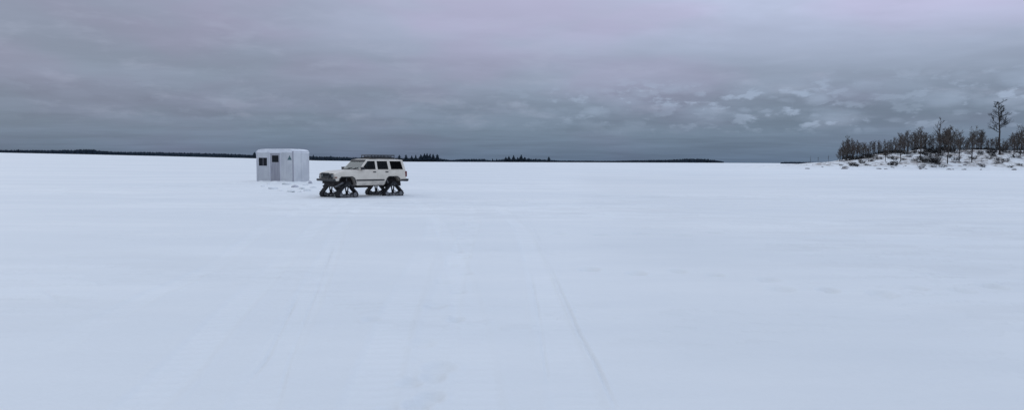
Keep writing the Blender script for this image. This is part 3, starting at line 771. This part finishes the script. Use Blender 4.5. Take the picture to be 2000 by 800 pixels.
def place(px, y):   # on the bank, at photo column px and depth y
    x, _ = ray_z(px, 315, y); return Vector((x, y, bz(x, y)-.05))
def top_py(px): return float(np.interp(px, [1636, 1655, 1668, 1685, 1700, 1720, 1735, 1748, 1760, 1775, 1800, 1818, 1835, 1850, 1868, 1882, 1893, 1902, 1915, 1928, 1940, 1960, 1972, 1990, 2010, 2200],
                                          [286, 272, 273, 281, 276, 273, 277, 268, 262, 255, 254, 264, 247, 251, 251, 270, 262, 253, 257, 272, 268, 272, 262, 251, 252, 255]))
rg = random.Random(12); cnt = 0
def thicket(px, y, f=1.0, **kw):
    p = place(px, y); _, zt = ray_z(px, top_py(px), y); h = max(2.2, (zt-p.z)*f)
    return tree_obj(kw.pop('name', 'bare_tree'), kinds[rg.randrange(8)], p, rg.uniform(0, 6.28), h/8.0*rg.uniform(.95, 1.12), sz=h/8.0, **kw)
px = 1640
while px < 2080:
    for row in range(4 if px < 1700 else 3):
        y = YI+rg.uniform(-4, 4)+row*9
        f = (rg.uniform(.40, .98), rg.uniform(.6, 1.04), rg.uniform(.5, 1.0), rg.uniform(.6, 1.0))[row]
        q = px+rg.uniform(-3, 3)
        lab = ('low bare tree of the tight clump at the left end of the island' if q < 1690 else 'bare tree in the lower left half of the island thicket' if q < 1742 else
               'bare tree in the thicket rising behind the bare snow patch and big shrub' if q < 1825 else 'bare tree in the tall dense stand just right of the big shrub' if q < 1882 else
               'bare tree in the open stand between the gap and the tallest tree' if q < 1946 else 'bare tree in the stand at the right edge, beyond the tallest tree')
        thicket(q, y, f, label=lab, cat='tree', group=lab.replace('low bare tree', 'bare trees').replace('bare tree ', 'bare trees '))
    px += rg.uniform(4.6, 6.8)
# trees that can be told apart
singles = [(1655, 268, 312, 'slim bare tree at the left end of the island thicket, taller than those beside it', 3),
           (1729, 276, 315, 'thin bare tree rising from the low slope left of the bare snow patch', 4),
           (1759, 264, 316, 'thick trunked bare tree at the foot of the bank, left of the big shrub', 1),
           (1797, 252, 313, 'broad bare tree growing just behind the left side of the big dark shrub', 2),
           (1833, 237, 306, 'sparse bare tree topping the thicket directly above the big dark shrub', 5),
           (1851, 252, 320, 'bare tree rooted at the shoreline just right of the big dark shrub', 6),
           (1873, 258, 316, 'bare tree with straight dark trunk left of the gap in the thicket', 0),
           (1898, 251, 317, 'bare round crowned tree standing alone right of the thicket gap', 7),
           (1980, 262, 308, 'short bare tree at the far right with dark scrub round its foot', 3),
           (1992, 249, 303, 'rightmost tall bare tree cut by the edge of the photo', 1)]
for (px, pt, pb, lab, kd) in singles:
    # depth where the bank's surface projects to the foot row
    best = min((YI-30+q*.5 for q in range(80)), key=lambda y: abs(ray_z(px, pb, y)[1]-place(px, y).z))
    p = place(px, best); _, zt = ray_z(px, pt, best); h = zt-p.z
    tree_obj('bare_tree', kinds[kd], p, rg.uniform(0, 6.28), h/8*.85, sz=h/8, label=lab, cat='tree')
# the one tall tree
best = YI-6; p = place(1951, best); _, zt = ray_z(1944, 199, best); h = zt-p.z
tall = tree_data(77, h, first=.42, limbs=28, spread=.215, lean=-.06, sub=8, tw=8, droop=.12, r0=.40, up=.75, twr=.026)
tree_obj('bare_tree', tall, p, 0, 1, twm=M_twig2, label='tallest tree on the island, bare and gnarled, standing far above the thicket', cat='tree')
# shrubs
def shrub_mesh(seed, w, h, n=60):
    rg_ = random.Random(seed); V_ = []; F_ = []
    for k in range(n):
        a = rg_.uniform(0, 6.28); rr = w*.35*math.sqrt(rg_.random()); p = Vector((math.cos(a)*rr, math.sin(a)*rr, -.1)); d = Vector((math.cos(a)*rg_.random(), math.sin(a)*rg_.random(), rg_.uniform(.5, 1.3))).normalized()
        L = h*rg_.uniform(.6, 1.1)
        for s in range(4):
            q = p+d*L/4; d = (d+Vector((rg_.gauss(0, .3), rg_.gauss(0, .3), rg_.gauss(0, .2)))).normalized(); r = .035*(1-s*.2)
            u = d.orthogonal().normalized(); w2 = d.cross(u); b0 = len(V_)
            for c_, r_ in ((p, r), (q, r*.8)):
                for i in range(3): t_ = 2.094*i; V_.append(tuple(c_+u*math.cos(t_)*r_+w2*math.sin(t_)*r_))
            for i in range(3): F_.append((b0+i, b0+(i+1) % 3, b0+3+(i+1) % 3, b0+3+i))
            for tw_ in range(5):
                e = p.lerp(q, rg_.random()); f_ = e+Vector((rg_.gauss(0, .25), rg_.gauss(0, .25), rg_.gauss(.12, .2)))*(.5+h*.3); g_ = e+Vector((.05, .05, .02))
                b0 = len(V_); V_ += [tuple(e), tuple(g_), tuple(f_)]; F_.append((b0, b0+1, b0+2))
            p = q
    me = bpy.data.meshes.new('shrub'); me.from_pydata(V_, [], F_); me.materials.append(M_twig2); return me
big = link_mesh('shrub', shrub_mesh(1, 7.5, 3.2, 190), None)
best = min((YI-30+q*.5 for q in range(70)), key=lambda y: abs(ray_z(1818, 317, y)[1]-place(1818, y).z)); big.location = place(1818, best)
tag(big, 'big dark tangled shrub on the snowy bank near the middle of the island', 'shrub')
sh = [shrub_mesh(10+k, 2.4, 1.5, 26) for k in range(4)]
for k, (px, py, s, lab) in enumerate([(1985, 308, 1.5, 'dark shrub at the foot of the short bare tree at the far right'), (1935, 300, 1.2, 'low dark shrub beside the trunk of the tallest tree')]):
    yb = min((YI-30+q*.5 for q in range(70)), key=lambda y: abs(ray_z(px, py, y)[1]-place(px, y).z))
    o = link_mesh('shrub', sh[k], None); o.location = place(px, yb); o.scale = (s, s, s); tag(o, lab, 'shrub')
for k in range(190):
    px = rg.uniform(1640, 2040); y = YI-rg.uniform(2, 28) if k % 5 < 2 else YI+rg.uniform(-6, 10)
    p = place(px, y)
    if p.z < .55: continue
    s = rg.uniform(.5, 1.1) if y < YI-6 else rg.uniform(.5, 1.45)
    o = bpy.data.objects.new('shrub', sh[k % 4]); COL.objects.link(o); o.location = p; o.scale = (s, s, s*rg.uniform(.7, 1.2)); o.rotation_euler = (0, 0, rg.uniform(0, 6))
    tag(o, 'small leafless brown shrub poking through the snow on the island bank', 'shrub', 'small shrubs on the island bank')
# rocks
M_rock = noisy('shore_rock', (.12, .115, .12), (.25, .24, .24), 1.2, .9)
rk_m = []
for k in range(5):
    o = blob('rock', 1, .8, .6, M_rock, 40+k, .35, 2); rk_m.append(o.data); bpy.data.objects.remove(o)
for k in range(70):
    px = rg.uniform(1575, 2040); y = YI-rg.uniform(14, 31) if k % 3 else YI-rg.uniform(0, 16)
    p = place(px, y)
    if p.z < .2: p.z = .15
    s = rg.uniform(.25, .85) if px > 1640 else rg.uniform(.2, .5)
    o = bpy.data.objects.new('rock', rk_m[k % 5]); COL.objects.link(o); o.location = p+Vector((0, 0, -.1*s)); o.scale = (s*1.3, s, s*.9); o.rotation_euler = (0, 0, rg.uniform(0, 6))
    tag(o, 'grey shore rock showing through the snow along the island bank', 'rock', 'rocks along the island bank')
# saplings on the spit
for px, pt, lab in ((1583, 305, 'leftmost tiny leafless sapling on the low snowy point'), (1598, 307, 'middle tiny leafless sapling on the low snowy point'), (1618, 304, 'tiny leafless sapling on the low point nearest the thicket'), (1636, 298, 'thin leafless sapling hugging the left edge of the thicket')):
    y = YI-4; p = place(px, y); _, zt = ray_z(px, pt, y); h = max(1.2, zt-p.z)
    tree_obj('sapling', kinds[px % 8], p, px, h/8*.5, sz=h/8, label=lab, cat='sapling')

# ------------------------------------------------------------------ far shore
M_far = noisy('far_evergreen', (.014, .024, .036), (.022, .034, .048), .02, .95, spec=.1)
M_fart = mat('far_bark', (.03, .03, .035), .9)
band_px = [-60, 0, 35, 100, 150, 165, 185, 200, 240, 280, 330, 400, 450, 490, 510, 600, 640, 700, 760, 800, 860, 880, 905, 945, 960, 990, 1050, 1075, 1100, 1200, 1240, 1300, 1345, 1365, 1395, 1408, 1412]
band_top = [292, 292.3, 292.5, 293, 292.2, 291.2, 292, 295, 296.2, 296.3, 297, 298.8, 300, 302, 302.5, 304.5, 305.5, 307, 308, 308, 309, 312, 310, 310, 313, 309.5, 310, 312, 313, 313.5, 312.5, 311.5, 309.5, 309.5, 312, 314, 317]
bV = []; bF = []
rg2 = random.Random(8)
def cone(V_, F_, p, r, h, n=5):
    k = len(V_); a0 = rg2.random()*6
    for i in range(n): V_.append((p[0]+math.cos(a0+6.283*i/n)*r, p[1]+math.sin(a0+6.283*i/n)*r, p[2]))
    V_.append((p[0]+rg2.uniform(-.1, .1)*r, p[1], p[2]+h))
    for i in range(n): F_.append((k+i, k+(i+1) % n, k+n))
px = -500.
while px < 1409:
    tp = float(np.interp(px, band_px, band_top)); 
    for row in range(3):
        y = FAR-15+row*22+rg2.uniform(-8, 8); x, zt = ray_z(px+rg2.uniform(-1, 1), tp, y)
        g = gz(x, y)
        h = max(1.2, (zt-g)*rg2.uniform(.78, 1.10)); cone(bV, bF, (x, y, g-.6), max(1.6, h*rg2.uniform(.32, .5)), h+.6)
    px += rg2.uniform(.9, 1.7)
# understorey wall of foliage, real thickness, uneven top
for q in range(-500, 1409, 4):
    tp = float(np.interp(q, band_px, band_top)); x0, z0 = ray_z(q, tp, FAR+10); g = gz(x0, FAR+10); h = max(.6, (z0-g)*rg2.uniform(.62, .8))
    k = len(bV); w = 4.2*FAR/F/2*1.15
    for dx in (-w, w):
        for dy in (-12, 40):
            for dz in (-1, h): bV.append((x0+dx, FAR+10+dy, g+dz*(1 if dz < 0 else rg2.uniform(.9, 1.05))))
    bF += [(k, k+4, k+5, k+1), (k+2, k+3, k+7, k+6), (k+1, k+5, k+7, k+3), (k, k+1, k+3, k+2), (k+4, k+6, k+7, k+5)]
tag(raw('far_forest', bV, bF, M_far), 'dark blue line of distant evergreen forest along the far lake shore', 'forest', kind='stuff')
# very low shore right of the open horizon
bV = []; bF = []
px = 1532.
while px < 1590:
    for row in range(2):
        x, zt = ray_z(px, 315.8, 900); g = gz(x, 900+row*10); h = max(.8, (zt-g)*rg2.uniform(.7, 1.1)); cone(bV, bF, (x, 900+row*10, g-.5), 2.0, h+.5)
    px += 1.4
tag(raw('far_forest', bV, bF, M_far), 'short thin strip of dark low trees on the horizon left of the snowy point', 'forest', kind='stuff')
# spruces standing clear of the band
def spruce_data(seed):
    rg_ = random.Random(seed); V_ = []; F_ = []; tiers = 8
    for k in range(tiers):
        f = k/tiers; z = .12+.80*f; r = .24*(1-f)**.8*rg_.uniform(.7, 1.15)+.02; n = 9; b0 = len(V_)
        for i in range(n):
            rr = r*rg_.uniform(.6, 1.15); a = 6.283*i/n; V_.append((math.cos(a)*rr, math.sin(a)*rr, z-.03*rg_.random()))
        V_.append((0, 0, z+.22*(1-f*.5))); V_.append((0, 0, z+.02))
        for i in range(n): F_.append((b0+i, b0+(i+1) % n, b0+n)); F_.append((b0+(i+1) % n, b0+i, b0+n+1))
    C_ = bpy.data.meshes.new('crown'); C_.from_pydata(V_, [], F_); C_.materials.append(M_far)
    bm = bmesh.new(); tube(bm, (0, 0, -.05), (0, 0, .9), .022, .006, n=6); T = bpy.data.meshes.new('trunk'); bm.to_mesh(T); bm.free(); T.materials.append(M_fart)
    return T, C_
sps = [spruce_data(k) for k in range(4)]
SP = [(497, 295.5, 'lone dark spruce on the far shore just left of the white shack'),
      (612, 301, 'short distant spruce between the shack and the SUV on the far shore'), (646, 303, None), (780, 301, None),
      (793, 300.5, 'leftmost distant spruce of the row behind the SUV roof'), (804, 302.5, None), (812, 301, None), (822, 300, None), (829, 298, None),
      (834, 297.5, 'tallest distant spruce of the dense clump right of the SUV'), (840, 298.5, None), (846, 299, None), (854, 299.5, 'rightmost spruce of the dense far clump right of the SUV'),
      (962, 309, None), (970, 309, None), (988, 305, None), (994, 303.5, None), (1003, 301.5, 'pointed distant spruce at the left of the pair rising over the middle shore'),
      (1011, 305.5, None), (1018, 300.5, 'tallest distant spruce in the middle of the far shore, right of the pair'), (1025, 305, None), (1033, 307, None), (1047, 308, None),
      (1072, 304.5, 'isolated distant spruce at the right end of the middle clump'), (1376, 309, None), (1383, 308.5, None), (1395, 311, None), (36, 290.5, 'small spruce poking above the far forest near the left edge')]
for k, (px, pt, lab) in enumerate(SP):
    y = FAR-34; x, zt = ray_z(px, pt, y); g = gz(x, y); h = zt-g+1
    r = empty('spruce', (x, y, g-1), k*1.1); w = h*1.75; r.scale = (w, w, h*1.0)
    a = bpy.data.objects.new('trunk', sps[k % 4][0]); COL.objects.link(a); a.parent = r
    b = bpy.data.objects.new('crown', sps[k % 4][1]); COL.objects.link(b); b.parent = r
    if lab: tag(r, lab, 'tree')
    else: tag(r, 'small dark spruce standing above the distant shoreline forest', 'tree', 'spruces on the far shore')
